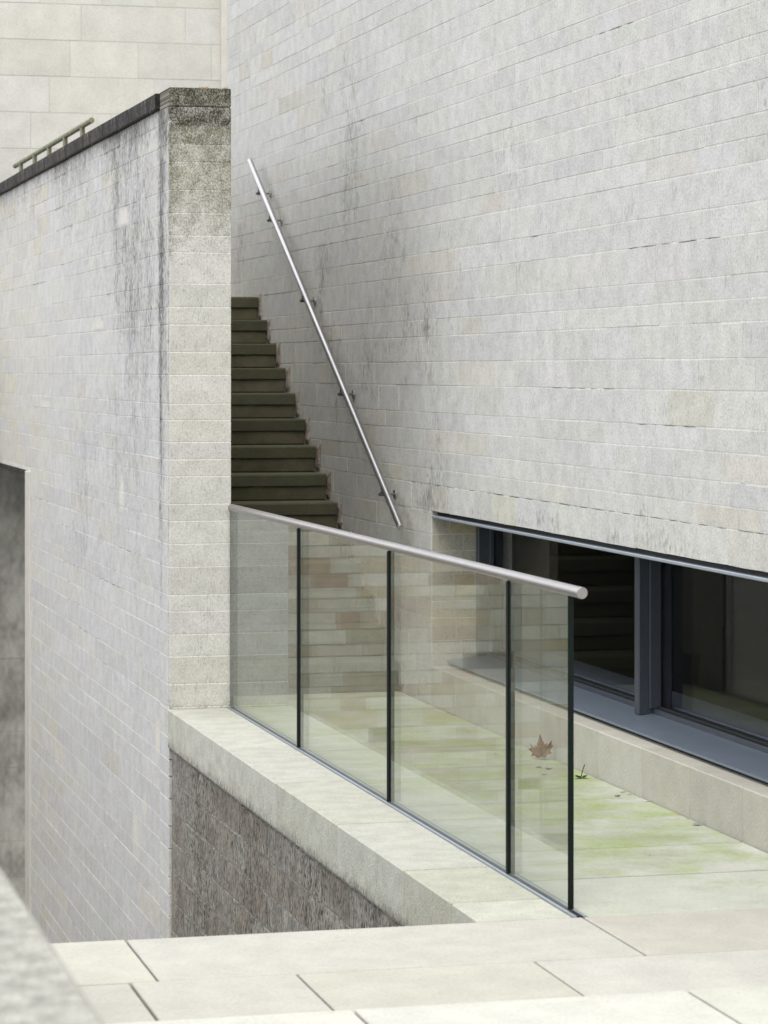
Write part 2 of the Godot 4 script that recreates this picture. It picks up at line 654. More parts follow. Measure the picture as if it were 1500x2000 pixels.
	var cover_floor := func(s, t):
		if t < 8.8:
			return 0.30 + 0.3 * moss.get_noise_2d(s * 2.0, t * 2.0) if t > 7.2 else 0.2
		var d := 0.66 + 0.40 * (moss.get_noise_2d(s * 0.9, t * 1.5))
		d += 0.34 * bump01(s, 3.6, 0.45) * bump01(t, 11.0, 1.6)
		d += 0.25 * bump01(t, 13.4, 1.4)
		d += 0.25 * bump01(s, 3.0, 0.15) * bump01(t, 14.0, 1.5)
		if t < 9.5:
			d *= 0.62
		if s < 2.88:
			d *= 0.35
		return clampf(d, 0.0, 1.0)
	var tone_floor := func(s, t):
		if t < 8.8:
			return sr(176, 170, 150)
		var q := moss.get_noise_2d(s * 2.3 + 40.0, t * 3.0)
		return sr(144, 160, 96).lerp(sr(146, 153, 120), clampf(0.45 + q * 2.2, 0.0, 1.0))
	M.floor = smat(T.pave, 0.5, 0.86, 0.16, stain_and_shade(512, 1408, F.floor, 231, cover_floor, tone_floor, 0.85, 0.0, 2.0, 0.34))

	var cover_step := func(s, t):
		return clampf(1.0 - 0.42 * smoothstep(3.2, 3.9, s) + 0.1 * sin(t * 7.0), 0.05, 1.0)
	var tone_step := func(s, t):
		return sr(66, 68, 48)
	M.step = smat(T.pave, 0.9, 0.9, 0.3, stain_and_shade(400, 768, F.step, 251, cover_step, tone_step, 1.2, 0.1, 2.0, 0.4))
	M.tread = smat(T.coat, 0.9, 0.95, 0.5)

	M.steel = metal(sr(196, 194, 194), 0.34, 1.0)
	M.rail = metal(sr(172, 169, 169), 0.40, 0.95)
	M.darksteel = metal(sr(120, 118, 116), 0.4, 1.0)
	M.frame = metal(sr(68, 74, 84), 0.38, 0.2)
	M.sill = metal(sr(120, 131, 146), 0.36, 0.25)
	M.flash = metal(sr(160, 168, 178), 0.45, 0.3)
	M.seal_and_shade = metal(sr(22, 22, 24), 0.7, 0.0)  # for rubber seals, and black for the shade inside gaps
	M.bronze = smat(T.rough, 1.6, 0.75, 0.15)

	var g := StandardMaterial3D.new()
	g.transparency = BaseMaterial3D.TRANSPARENCY_ALPHA
	g.albedo_color = Color(0.24, 0.45, 0.36, 0.08)
	g.roughness = 0.0
	g.metallic_specular = 0.5
	M.glass = g
	var wg := StandardMaterial3D.new()
	wg.transparency = BaseMaterial3D.TRANSPARENCY_ALPHA
	wg.albedo_color = Color(0.08, 0.09, 0.09, 0.10)
	wg.roughness = 0.0
	wg.metallic_specular = 0.25   # coated museum glass
	M.window_glass = wg
	var ge := StandardMaterial3D.new()
	ge.albedo_color = sr(12, 24, 23)
	ge.roughness = 0.35
	ge.metallic_specular = 0.3
	M.glass_edge = ge
	var dark := StandardMaterial3D.new()
	dark.albedo_color = sr(134, 131, 125)
	dark.roughness = 0.9
	M.room = dark

func metal(c: Color, rough: float, metallic: float) -> StandardMaterial3D:
	var m := StandardMaterial3D.new()
	m.albedo_color = c
	m.albedo_texture = T.metal[0]
	m.uv1_triplanar = true
	m.uv1_world_triplanar = true
	m.uv1_scale = Vector3(1.2, 1.2, 1.2)
	m.roughness = rough
	m.metallic = metallic
	return m

# stone colours are linear
var STONE_GREY := [[Color(0.562, 0.561, 0.547), 12], [Color(0.55, 0.549, 0.537), 7], [Color(0.572, 0.57, 0.555), 7], [Color(0.565, 0.553, 0.517), 2.2], [Color(0.545, 0.532, 0.49), 0.6], [Color(0.55, 0.53, 0.475), 0.12]]
var STONE_LEFT := [[Color(0.553, 0.552, 0.548), 10], [Color(0.545, 0.545, 0.543), 6], [Color(0.561, 0.56, 0.553), 6], [Color(0.557, 0.546, 0.515), 0.7]]
var STONE_OLD := [[Color(0.53, 0.505, 0.435), 6], [Color(0.47, 0.425, 0.345), 4], [Color(0.41, 0.32, 0.255), 2.2], [Color(0.22, 0.16, 0.12), 0.4], [Color(0.58, 0.565, 0.49), 6], [Color(0.46, 0.385, 0.27), 1.6]]
var MORTAR := Color(0.66, 0.655, 0.62)

# dark strips painting the shade in stretches of open bed joint
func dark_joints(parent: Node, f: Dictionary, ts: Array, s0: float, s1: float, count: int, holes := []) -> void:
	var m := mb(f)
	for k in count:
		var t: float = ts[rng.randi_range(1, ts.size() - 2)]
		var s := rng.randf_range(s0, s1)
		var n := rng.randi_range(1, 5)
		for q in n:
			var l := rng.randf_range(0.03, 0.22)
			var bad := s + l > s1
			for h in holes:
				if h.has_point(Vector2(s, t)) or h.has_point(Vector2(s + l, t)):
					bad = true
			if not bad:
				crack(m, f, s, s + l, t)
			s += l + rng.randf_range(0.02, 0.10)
	var o := put("open_joint_shade", m, M.joint_shade, parent)
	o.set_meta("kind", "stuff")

func crack(m: Dictionary, f: Dictionary, s0: float, s1: float, t: float) -> void:
	var w := rng.randf_range(0.0009, 0.0019)
	var n := maxi(1, int((s1 - s0) / 0.04))
	var pts := []
	for k in n + 1:
		var e := 0.35 if (k == 0 or k == n) else rng.randf_range(0.7, 1.2)
		pts.append([lerpf(s0, s1, float(k) / n), t + rng.randf_range(-0.001, 0.001), w * e])
	for k in n:
		var a: Array = pts[k]
		var b: Array = pts[k + 1]
		var q := []
		for e in [[a[0], a[1] - a[2]], [b[0], b[1] - b[2]], [b[0], b[1] + b[2]], [a[0], a[1] + a[2]]]:
			q.append(f.o + f.s * e[0] + f.t * e[1] + f.n * 0.0012)
		if f.s.cross(f.t).dot(f.n) < 0:
			q.reverse()
		face(m, q, Color(1, 1, 1), f.n)

# ------------------------------------------------------------------ ground and terrace
func build_ground() -> void:
	var m := mb()
	box(m, P(-150, PIT_FLOOR - 0.5, -150), P(150, PIT_FLOOR, 150), Color(0.30, 0.295, 0.28))
	var o := put("ground", m, M.plain, self)
	o.set_meta("kind", "structure")

func slab(called: String, parent: Node, a0: float, a1: float, b0: float, b1: float, top: float, gap: float, col: Color, mat: Material) -> void:
	var g := gap / 2.0
	var m := mb(F.floor)
	var dy := rng.randf_range(-0.0012, 0.0012)
	box(m, P(a0 + g, top - 0.072, b0 + g), P(a1 - g, top + dy, b1 - g), col, 0.003)
	put(called, m, mat, parent)

func build_terrace() -> void:
	var t := Node3D.new()
	t.name = "terrace"
	t.set_meta("kind", "structure")
	add_child(t)
	# the bed under the slabs: earth-brown, recessed 3 cm below the paving
	var bed := mb()
	var earth := Color(0.12, 0.085, 0.06)
	box(bed, P(WALL_L + 0.34, -0.4, 8.8), P(WALL_R + 0.02, -0.03, 15.3), earth)
	box(bed, P(-1.6, -0.4, 2.0), P(WALL_R + 0.02, -0.03, 8.79), earth)
	put("bed", bed, M.plain, t)
	var deck := mb()
	box(deck, P(-40, -0.4, -40), P(-3.0, -0.005, 23.15), Color(0.42, 0.41, 0.37))
	box(deck, P(-3.0, -0.4, -40), P(20.0, -0.005, 1.98), Color(0.42, 0.41, 0.37))
	box(deck, P(-3.0, -0.4, 2.0), P(-1.62, -0.005, 8.79), Color(0.42, 0.41, 0.37))
	put("deck", deck, M.plain, t)
	var pav := [[Color(0.505, 0.497, 0.445), 3], [Color(0.52, 0.513, 0.462), 3], [Color(0.495, 0.485, 0.43), 2]]
	var grey := [[Color(0.49, 0.51, 0.45), 3], [Color(0.505, 0.522, 0.465), 3], [Color(0.47, 0.49, 0.425), 2]]
	# strip between the glass and the gallery
	var bs := [8.8, 9.47, 10.05, 10.63, 11.21, 11.79, 12.37, 12.95, 13.53, 14.11, 14.69, 15.27]
	for k in bs.size() - 1:
		slab("paving_slab", t, 2.915, WALL_R, bs[k], bs[k + 1], 0.0, 0.019, pick(grey), M.floor)
	# rows in front of the well
	var rows := [[8.175, 8.8, [-1.6, -0.5, 0.4, 1.385, 2.9, WALL_R]], [7.20, 8.175, [-1.6, -0.7, 0.3, 1.30, 1.80, 2.54, 3.32, WALL_R]]]
	for r in rows:
		for k in r[2].size() - 1:
			slab("paving_slab", t, r[2][k], r[2][k + 1], r[0], r[1], 0.0, 0.009, pick(pav), M.floor)
	# the raised step on which one stands
	var st := Node3D.new()
	st.name = "entrance_step"
	st.set_meta("kind", "structure")
	add_child(st)
	var white := [[Color(0.585, 0.585, 0.535), 3], [Color(0.60, 0.60, 0.555), 3]]
	var b2 := mb()
	box(b2, P(0.85, -0.03, 2.0), P(WALL_R, 0.065, 7.22), earth)
	put("bed", b2, M.plain, st)
	for r in [[6.3, 7.26, [0.84, 1.75, 2.69, WALL_R]], [5.3, 6.3, [0.84, 1.3, 2.2, 3.1, WALL_R]], [4.3, 5.3, [0.84, 1.9, 2.9, WALL_R]]]:
		for k in r[2].size() - 1:
			slab("paving_slab", st, r[2][k], r[2][k + 1], r[0], r[1], 0.10, 0.010, pick(white), M.floor)

# ------------------------------------------------------------------ the gallery with the long window
func build_gallery() -> void:
	var t := thing("gallery_building", "pale coursed stone building with a long low window beside the stair", "building")
	var core := mb(F.right)
	var far := 20.37
	var near := 4.0
	var x0 := WALL_R
	var x1 := WALL_R + 0.45
	box(core, P(x0, HEAD + 0.02, near), P(x1, 6.2, far), MORTAR)
	box(core, P(x0, -0.3, WIN_B), P(x1, HEAD + 0.02, far), MORTAR)
	box(core, P(x0, -0.3, near), P(x1, HEAD + 0.02, WIN_NEAR), MORTAR)
	box(core, P(x0 + 0.02, -0.3, WIN_NEAR), P(x1, 0.19, WIN_B), MORTAR)
	put("wall_core", core, M.right, t)
	var ts := [0.0, 0.1, 0.207, 0.345, 0.465, 0.555, 0.70, 0.825, 0.915, HEAD, 1.184, 1.269, 1.364, 1.478, 1.571, 1.717, 1.844, 1.982, 2.072, 2.163, 2.317, 2.433, 2.583, 2.678, 2.766, 2.888, 2.978, 3.063, 3.186, 3.279, 3.364, 3.515]
	var add := [0.12, 0.15, 0.09, 0.12, 0.09, 0.145, 0.12]
	var k := 0
	while ts[-1] < 5.5:
		ts.append(ts[-1] + add[k % 7])
		k += 1
	var cells := courses(ts, 8.6, far, 0.28, 0.72, STONE_GREY, [Rect2(WIN_NEAR - 2.0, 0.0, WIN_B - WIN_NEAR + 2.0, HEAD)])
	lay(t, F.right, cells, M.right, "stone")
	var hole := [Rect2(WIN_NEAR - 2.0, 0.0, WIN_B - WIN_NEAR + 2.0, HEAD + 0.01)]
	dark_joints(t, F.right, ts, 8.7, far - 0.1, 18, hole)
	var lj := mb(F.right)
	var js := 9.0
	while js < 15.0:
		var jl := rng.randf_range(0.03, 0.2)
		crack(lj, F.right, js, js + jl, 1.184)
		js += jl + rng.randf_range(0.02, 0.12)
	put("open_joint_shade", lj, M.joint_shade, t).set_meta("kind", "stuff")  # dashes of painted joint shade along the course above the lintel
	# stones of the far jamb, seen in the reveal
	var fj := frame(P(0, 0, WIN_B), Vector3.RIGHT, Vector3.BACK, 3.9, 0.0, 1.0, 1.1)
	var jt := [0.207, 0.345, 0.465, 0.555, 0.70, 0.825, 0.915, HEAD]
	for q in jt.size() - 1:
		var split := rng.randf_range(4.05, 4.15)
		for e in [[WALL_R, split], [split, 4.23]]:
			var m := mb(fj)
			stone(m, fj, e[0], e[1], jt[q], jt[q + 1], pick([[Color(0.46, 0.445, 0.385), 3], [Color(0.475, 0.46, 0.395), 3], [Color(0.45, 0.40, 0.28), 0.6]]), 0.0015, 0.003, 0.001)
			put("jamb_stone", m, M.old, t)
	# plinth under the sill
	var bs := [7.2, 7.74, 8.32, 8.9, 9.48, 10.06, 10.64, 11.21, 11.79, 12.37, 12.95, 13.53, 14.11, WIN_B]
	for q in bs.size() - 1:
		bx("plinth_stone", t, M.plain, P(WALL_R - 0.004, -0.02, bs[q] + 0.003), P(WALL_R + 0.14, 0.207, bs[q + 1] - 0.003), pick([[Color(0.47, 0.46, 0.405), 3], [Color(0.48, 0.47, 0.415), 3], [Color(0.46, 0.45, 0.395), 2]]), 0.004)
	# window
	var w := part("window", t)
	var gx := 4.29
	var dark := Color(1, 1, 1)
	bx("head_flashing", w, M.flash, P(WALL_R - 0.006, HEAD - 0.034, WIN_NEAR), P(WALL_R + 0.30, HEAD - 0.020, WIN_B - 0.01), dark, 0.003)
	bx("head_gap_shade", w, M.seal_and_shade, P(WALL_R + 0.03, HEAD - 0.019, WIN_NEAR), P(WALL_R + 0.30, HEAD + 0.018, WIN_B - 0.01), dark, 0.0)  # black block painting the shade of the gap above the flashing
	# sill: a folded metal tray falling outwards
	var sm := mb()
	var c := Color(1, 1, 1)
	var f0 := 4.045
	face(sm, [P(f0, 0.236, WIN_NEAR), P(4.25, 0.262, WIN_NEAR), P(4.25, 0.262, WIN_B - 0.003), P(f0, 0.236, WIN_B - 0.003)], c)
	face(sm, [P(f0, 0.226, WIN_NEAR), P(f0, 0.236, WIN_NEAR), P(f0, 0.236, WIN_B - 0.003), P(f0, 0.226, WIN_B - 0.003)], c, Vector3.LEFT)
	face(sm, [P(f0, 0.226, WIN_NEAR), P(f0, 0.226, WIN_B - 0.003), P(4.25, 0.24, WIN_B - 0.003), P(4.25, 0.24, WIN_NEAR)], c)
	put("sill", sm, M.sill, w)
	bx("sill_gap_shade", w, M.seal_and_shade, P(4.075, 0.19, WIN_NEAR), P(4.25, 0.225, WIN_B), dark, 0.0)  # black block painting the shadow gap beneath the sill
	bx("bottom_rail", w, M.frame, P(4.25, 0.2, WIN_NEAR), P(4.345, 0.285, WIN_B), dark, 0.004)
	bx("glazing_bead", w, M.seal_and_shade, P(4.268, 0.286, WIN_NEAR), P(4.287, 0.296, WIN_B), dark, 0.002)
	bx("inner_sill", w, M.sill, P(4.346, 0.2, WIN_NEAR), P(4.56, 0.29, WIN_B), dark, 0.003)
	bx("top_rail", w, M.frame, P(4.25, HEAD - 0.085, WIN_NEAR), P(4.345, HEAD - 0.036, WIN_B), dark, 0.004)
	bx("jamb_post", w, M.frame, P(4.205, 0.262, WIN_B - 0.055), P(4.345, HEAD - 0.036, WIN_B - 0.004), dark, 0.004)
	bx("jamb_bead", w, M.frame, P(4.262, 0.286, WIN_B - 0.085), P(4.284, HEAD - 0.086, WIN_B - 0.056), dark, 0.002)
	for mbp in [11.93, 9.2]:
		bx("mullion", w, M.frame, P(4.185, 0.255, mbp - 0.03), P(4.345, HEAD - 0.036, mbp + 0.03), dark, 0.005)
		bx("mullion_bead", w, M.frame, P(4.232, 0.286, mbp - 0.052), P(4.284, HEAD - 0.086, mbp - 0.031), dark, 0.002)
		bx("mullion_bead", w, M.frame, P(4.232, 0.286, mbp + 0.031), P(4.284, HEAD - 0.086, mbp + 0.052), dark, 0.002)
	for pr in [[WIN_NEAR, 9.17], [9.23, 11.90], [11.96, WIN_B - 0.056]]:
		bx("pane", w, M.window_glass, P(gx, 0.286, pr[0]), P(gx + 0.024, HEAD - 0.086, pr[1]), dark, 0.0)
	# the room behind the glass
	var room := mb()
	var rc := Color(1, 1, 1)
	box(room, P(x1 + 0.01, -0.9, near), P(9.0, -0.8, far), rc)
	box(room, P(x1 + 0.01, 1.9, near), P(9.0, 2.0, far), rc)
	box(room, P(9.0, -0.9, near), P(9.1, 2.0, far), rc)
	box(room, P(x1 + 0.01, -0.9, far - 0.1), P(9.0, 2.0, far), rc)
	box(room, P(x1 + 0.01, -0.9, near), P(9.0, 2.0, near + 0.1), rc)
	put("room", room, M.room, t)
	var top := mb()
	box(top, P(x1 + 0.01, 2.01, near), P(9.1, 6.2, far), MORTAR)
	put("upper_storey", top, M.mortar, t)

# ------------------------------------------------------------------ stair wall and pier
func build_stair_wall() -> void:
	var t := thing("stair_wall", "grey coursed stone wall with black streaked coping and square end pier", "wall")
	var far := BACK_B
	var core := mb(F.left)
	var open_b := 21.01
	var open_t := 1.056
	box(core, P(WALL_L, PIT_FLOOR, PIER_B + 0.05), P(WALL_T, 3.21, open_b), MORTAR)
	box(core, P(WALL_L, open_t, open_b), P(WALL_T, 3.21, far), MORTAR)
	put("wall_core", core, M.left, t)
	var ts := [0.0075, 0.13, 0.277, 0.394, 0.516, 0.603, 0.753, 0.875, 0.997, 1.087, 1.234, 1.324, 1.416, 1.533, 1.62, 1.774, 1.895, 2.041, 2.134, 2.259, 2.425, 2.515, 2.634, 2.757, 2.906, 2.999, 3.121, 3.205]
	var add := [0.15, 0.12, 0.09, 0.12, 0.145, 0.12, 0.15, 0.09, 0.12]
	var k := 0
	while ts[0] > PIT_FLOOR + 0.1:
		ts.push_front(ts[0] - add[k % 9])
		k += 1
	var pal := STONE_LEFT
	var cells := courses(ts, PIER_B + 0.29, 23.5, 0.32, 0.78, pal, [Rect2(20.70, PIT_FLOOR - 1.0, 4.0, open_t - PIT_FLOOR + 1.0)])
	for c in cells:
		# the far end of the wall is washed paler and creamier than the end by the pier
		var q := clampf((c.s0 - 17.5) / 4.0, 0.0, 1.0)
		if rng.randf() < q * 0.8:
			c.col = pick([[Color(0.56, 0.555, 0.53), 3], [Color(0.57, 0.562, 0.53), 3], [Color(0.56, 0.54, 0.485), 0.8]])
	lay(t, F.left, cells, M.left, "stone")
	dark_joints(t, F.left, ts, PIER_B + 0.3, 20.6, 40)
	bx("jamb_strip", t, M.plain, P(WALL_L - 0.012, PIT_FLOOR, 20.72), P(WALL_L + 0.2, open_t - 0.004, 20.995), Color(0.56, 0.55, 0.52), 0.004)
	bx("lintel_strip", t, M.coping, P(WALL_L - 0.006, open_t - 0.035, 20.999), P(WALL_L + 0.1, open_t - 0.004, 23.5), Color(0.20, 0.195, 0.18), 0.003)  # dark strip along the lower edge of the lintel
	# pier: one block wide, its side face a touch proud of the wall
	var p := part("pier", t)
	var pts := [-0.2, 0.0075, 0.13, 0.277, 0.394, 0.516, 0.603, 0.753, 0.875, 0.997, 1.087, 1.234, 1.324, 1.416, 1.533, 1.62, 1.774, 1.895, 2.041, 2.134, 2.259, 2.425, 2.515, 2.634, 2.757, 2.906, 2.999, 3.121, 3.2]
	bx("pier_core", p, M.pier, P(WALL_L + 0.002, PIT_FLOOR, PIER_B + 0.0016), P(WALL_T - 0.002, 3.2, PIER_B + 0.03), Color(0.76, 0.755, 0.72), 0.0, F.pier)
	bx("return_core", p, M.left, P(WALL_L - 0.0042, PIT_FLOOR, PIER_B + 0.031), P(WALL_T - 0.002, 3.2, PIER_B + 0.284), MORTAR, 0.0, F.left)
	var pal2 := [[Color(0.595, 0.593, 0.567), 4], [Color(0.588, 0.587, 0.565), 3], [Color(0.595, 0.586, 0.548), 1.2], [Color(0.578, 0.577, 0.558), 2]]
	for q in pts.size() - 1:
		var col := pick(pal2)
		if pts[q] < 0.0:
			continue
		var m := mb(F.pier)
		# front and its inner side carry the pier's growth, the outer side that of the wall
		box(m, P(WALL_L + 0.0005, pts[q] + 0.0025, PIER_B), P(WALL_T, pts[q + 1] - 0.0025, PIER_B + 0.0295), col, 0.0016)
		put("block", m, M.pier, p)
		var m2 := mb(F.left)
		box(m2, P(WALL_L - 0.006, pts[q] + 0.0025, PIER_B + 0.0305), P(WALL_T, pts[q + 1] - 0.0025, PIER_B + 0.287), pick(STONE_LEFT), 0.0018)
		put("block_return", m2, M.left, p)
	k = 0
	var y := 0.0
	while y > PIT_FLOOR:
		var dy: float = [0.15, 0.12, 0.09, 0.12, 0.145, 0.12, 0.15, 0.09, 0.12][k % 9]
		var m2 := mb(F.left)
		box(m2, P(WALL_L - 0.006, y - dy + 0.003, PIER_B + 0.0005), P(WALL_T, y - 0.003, PIER_B + 0.287), pick(STONE_LEFT), 0.003)
		put("block", m2, M.left, p)
		y -= dy
		k += 1
	var cap := mb(F.pier)
	box(cap, P(WALL_L - 0.005, 3.2025, PIER_B - 0.0005), P(WALL_T, 3.303, PIER_B + 0.292), Color(0.48, 0.47, 0.42), 0.005)
	put("pier_cap", cap, M.pier, p)
	# coping of the wall
	var b := PIER_B + 0.30
	while b < 23.4:
		var l := minf(rng.randf_range(0.85, 1.0), 23.5 - b)
		bx("coping_stone", t, M.coping, P(WALL_L - 0.03, 3.21 + rng.randf_range(-0.002, 0.002), b + 0.002), P(WALL_T + 0.03, 3.30 + rng.randf_range(-0.002, 0.002), b + l - 0.002), pick([[Color(0.22, 0.205, 0.195), 3], [Color(0.26, 0.24, 0.22), 2], [Color(0.19, 0.18, 0.175), 2]]), 0.006)
		b += l

func build_back_wall() -> void:
	var t := thing("end_wall", "smooth cream ashlar wall of large blocks behind the stair head", "wall")
	var core := mb()
	box(core, P(WALL_L - 0.1, PIT_FLOOR, BACK_B), P(12.0, 6.4, BACK_B + 0.4), Color(0.50, 0.495, 0.45))
	put("wall_core", core, M.mortar, t)
	var ts := [3.662 - 0.3055 * 23.0]
	while ts[-1] < 6.3:
		ts.append(ts[-1] + 0.3055)
	var cells := courses(ts, 2.0, 5.2, 0.45, 1.25, [[Color(0.61, 0.606, 0.572), 3], [Color(0.617, 0.613, 0.58), 3], [Color(0.61, 0.602, 0.555), 1.0]])
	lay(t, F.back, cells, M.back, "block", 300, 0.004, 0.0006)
	bx("corner_strip", t, M.plain, P(4.53, PIT_FLOOR, BACK_B - 0.05), P(5.4, 6.3, BACK_B - 0.006), Color(0.62, 0.60, 0.56), 0.004)
	# the landing between the stair wall, the gallery and this wall
	var l := thing("stair_landing", "stone landing slab at the head of the stair behind the coping", "landing")
	bx("slab", l, M.plain, P(WALL_T + 0.004, 1.10, 19.42), P(WALL_R + 0.9, 2.31, BACK_B - 0.008), Color(0.3, 0.3, 0.27), 0.004)

# ------------------------------------------------------------------ the light well
func build_well() -> void:
	var t := thing("light_well_wall", "dark streaked stone wall with pale coping under the glass balustrade", "wall")
	var core := mb(F.well)
	box(core, P(WALL_L + 0.012, PIT_FLOOR, 8.81), P(WALL_L + 0.34, -0.215, PIER_B - 0.002), Color(0.36, 0.35, 0.315))
	box(core, P(-3.2, PIT_FLOOR, 8.3), P(WALL_L + 0.012, -0.41, 8.79), Color(0.34, 0.33, 0.30))
	box(core, P(-3.3, PIT_FLOOR, 8.3), P(-3.01, -0.41, 23.15), Color(0.34, 0.33, 0.30))
	put("wall_core", core, M.rough, t)
	var ts := [-0.22]
	while ts[-1] > PIT_FLOOR:
		ts.append(ts[-1] - 0.158)
	ts.reverse()
	var cells := courses(ts, 8.82, PIER_B - 0.01, 0.35, 0.75, [[Color(0.34, 0.325, 0.29), 3], [Color(0.36, 0.345, 0.31), 3], [Color(0.31, 0.285, 0.245), 2]])
	for c in cells:
		c.proud = rng.randf_range(0.003, 0.007)
	lay(t, F.well, cells, M.well, "stone", 300, 0.009, 0.0022)
	var js := [8.80, 9.14, 9.77, 10.83, 11.98, 13.12, 14.32, PIER_B - 0.002]
	var cols := [[Color(0.49, 0.495, 0.435), 3], [Color(0.51, 0.515, 0.455), 3], [Color(0.47, 0.48, 0.41), 2]]
	for k in js.size() - 1:
		var m := mb(F.well)
		box(m, P(WALL_L - 0.013, -0.204, js[k] + 0.005), P(2.868, rng.randf_range(-0.001, 0.001), js[k + 1] - 0.005), pick(cols), 0.005)
		for q in m.v.size():
			if m.n[q].y > 0.9:  # the tread side takes its specks from another part of the map
				m.u[q] = Vector2((-m.v[q].z - 8.6) / 6.4, 1.0 - (0.9 + (m.v[q].x - 2.5)) / 3.5)
		put("coping_stone", m, M.cface, t)

func build_old_wall() -> void:
	var t := thing("old_brown_wall", "weathered brown and buff sandstone wall closing the light well", "wall")
	var core := mb()
	box(core, P(-9.0, PIT_FLOOR, 23.21), P(2.44, 2.2, 23.58), Color(0.36, 0.34, 0.29))
	put("wall_core", core, M.mortar, t)
	var ts := [-3.4]
	var add := [0.115, 0.14, 0.10, 0.125, 0.15, 0.115, 0.095]
	var k := 0
	while ts[-1] < 2.05:
		ts.append(ts[-1] + add[k % 7])
		k += 1
	var f := frame(P(0, 0, 23.21), Vector3.RIGHT, Vector3.BACK, -8, -3.5, 10.8, 6.5)
	var cells := courses(ts, -1.5, 2.42, 0.17, 0.46, STONE_OLD)
	cells.append_array(courses(ts, -5.0, -1.52, 0.17, 0.46, STONE_OLD))
	for c in cells:
		c.v = 0.0
	cells.sort_custom(func(x, y): return absf(x.t0 + 0.4) + 0.1 * absf(x.s0 - 0.6) < absf(y.t0 + 0.4) + 0.1 * absf(y.s0 - 0.6))
	var rest := mb(f)
	for q in cells.size():
		var c: Dictionary = cells[q]
		var m: Dictionary = mb(f) if q < 300 else rest
		stone(m, f, c.s0, c.s1, c.t0, c.t1, c.col, rng.randf_range(0.002, 0.005), 0.006, 0.003)
		if q < 300:
			put("stone", m, M.old, t)
	var o := put("further_stone", rest, M.old, t)
	o.set_meta("kind", "stuff")

# ------------------------------------------------------------------ stairs
func build_stairs() -> void:
	var t := thing("stone_stair", "dark mossy stone stair climbing between the pier and the gallery", "stairs")
	var a0 := WALL_T + 0.002
	var a1 := WALL_R - 0.016
	for i in range(1, 15):
		var b := 15.25 + 0.30 * (i - 1)
		var top := 0.165 * i
		var s := part("step", t)
		var f := frame(P(0, 0, b), Vector3.RIGHT, Vector3.BACK, 2.8, 0.0, 1.25, 2.4)
		# tread slab: worn front arris
		var m := mb(f)
		var n := 7
		var deep := 0.34 if i < 14 else 0.6
		var green := pick([[Color(0.076, 0.078, 0.050), 3], [Color(0.084, 0.085, 0.056), 2], [Color(0.069, 0.071, 0.046), 2]])
		for q in n:
			var x0 := lerpf(a0, a1, float(q) / n)
			var x1 := lerpf(a0, a1, float(q + 1) / n)
			var w0 := 0.004 * sin(q * 2.1 + i * 1.7)
			var w1 := 0.004 * sin((q + 1) * 2.1 + i * 1.7)
			var c := 0.009
			var q0 := P(x0, top - 0.072, b + w0)
			var q1 := P(x1, top - 0.072, b + w1)
			face(m, [q0, q1, P(x1, top - c, b + w1), P(x0, top - c, b + w0)], green, Vector3.BACK)
			face(m, [P(x0, top - c, b + w0), P(x1, top - c, b + w1), P(x1, top, b + c + w1), P(x0, top, b + c + w0)], green)
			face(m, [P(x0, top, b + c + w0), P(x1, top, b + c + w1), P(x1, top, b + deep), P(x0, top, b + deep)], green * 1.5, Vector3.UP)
			face(m, [q1, q0, P(x0, top - 0.072, b + deep), P(x1, top - 0.072, b + deep)], green, Vector3.DOWN)
		face(m, [P(a1, top - 0.072, b), P(a1, top - 0.072, b + deep), P(a1, top, b + deep), P(a1, top, b)], green, Vector3.RIGHT)
		put("tread", m, M.tread, s)
		var r := mb(f)
		box(r, P(a0, top - 0.160, b + 0.014), P(a1 - 0.003, top - 0.0755, b + 0.30), pick([[Color(0.11, 0.10, 0.07), 3], [Color(0.12, 0.105, 0.078), 2], [Color(0.10, 0.093, 0.064), 2]]), 0.004)
		put("riser", r, M.step, s)
	# solid under the steps
	var c := mb()
	for i in range(1, 15):
		var b := 15.25 + 0.30 * (i - 1)
		box(c, P(a0 + 0.002, -0.3, b + 0.03), P(WALL_R - 0.006, 0.165 * i - 0.07, b + 0.31 + (0.3 if i == 14 else 0.0)), Color(0.22, 0.20, 0.165))
	put("flight_core", c, M.plain, t)
	# rough mortar made good along the wall, following the steps
	for i in range(1, 15):
		var b := 15.25 + 0.30 * (i - 1)
		var top := 0.165 * i
		var m := mb()
		lump(m, WALL_R - 0.005, b - rng.randf_range(0.05, 0.10), b + 0.05, top - 0.165, top + rng.randf_range(0.01, 0.03), 0.012, pick([[Color(0.43, 0.37, 0.33), 3], [Color(0.47, 0.43, 0.38), 2], [Color(0.38, 0.32, 0.27), 1]]))
		put("mortar_patch", m, M.rough, t)

# a rough skin of mortar on the gallery wall between depths b0..b1 and heights y0..y1
func lump(m: Dictionary, a: float, b0: float, b1: float, y0: float, y1: float, thick: float, col: Color) -> void:
	var nx := 4
	var ny := 5
	var g := []
	for j in ny + 1:
		for i in nx + 1:
			var edge := i == 0 or i == nx or j == 0 or j == ny
			var bb := lerpf(b0, b1, float(i) / nx) + rng.randf_range(-0.008, 0.008)
			var yy := lerpf(y0, y1, float(j) / ny) + (rng.randf_range(-0.008, 0.008) if j > 0 else 0.0)
			g.append(P(a + 0.006 if edge else a - thick * rng.randf_range(0.3, 1.0), yy, bb))
	for j in ny:
		for i in nx:
			var k := j * (nx + 1) + i
			face(m, [g[k + 1], g[k], g[k + nx + 1], g[k + nx + 2]], col)

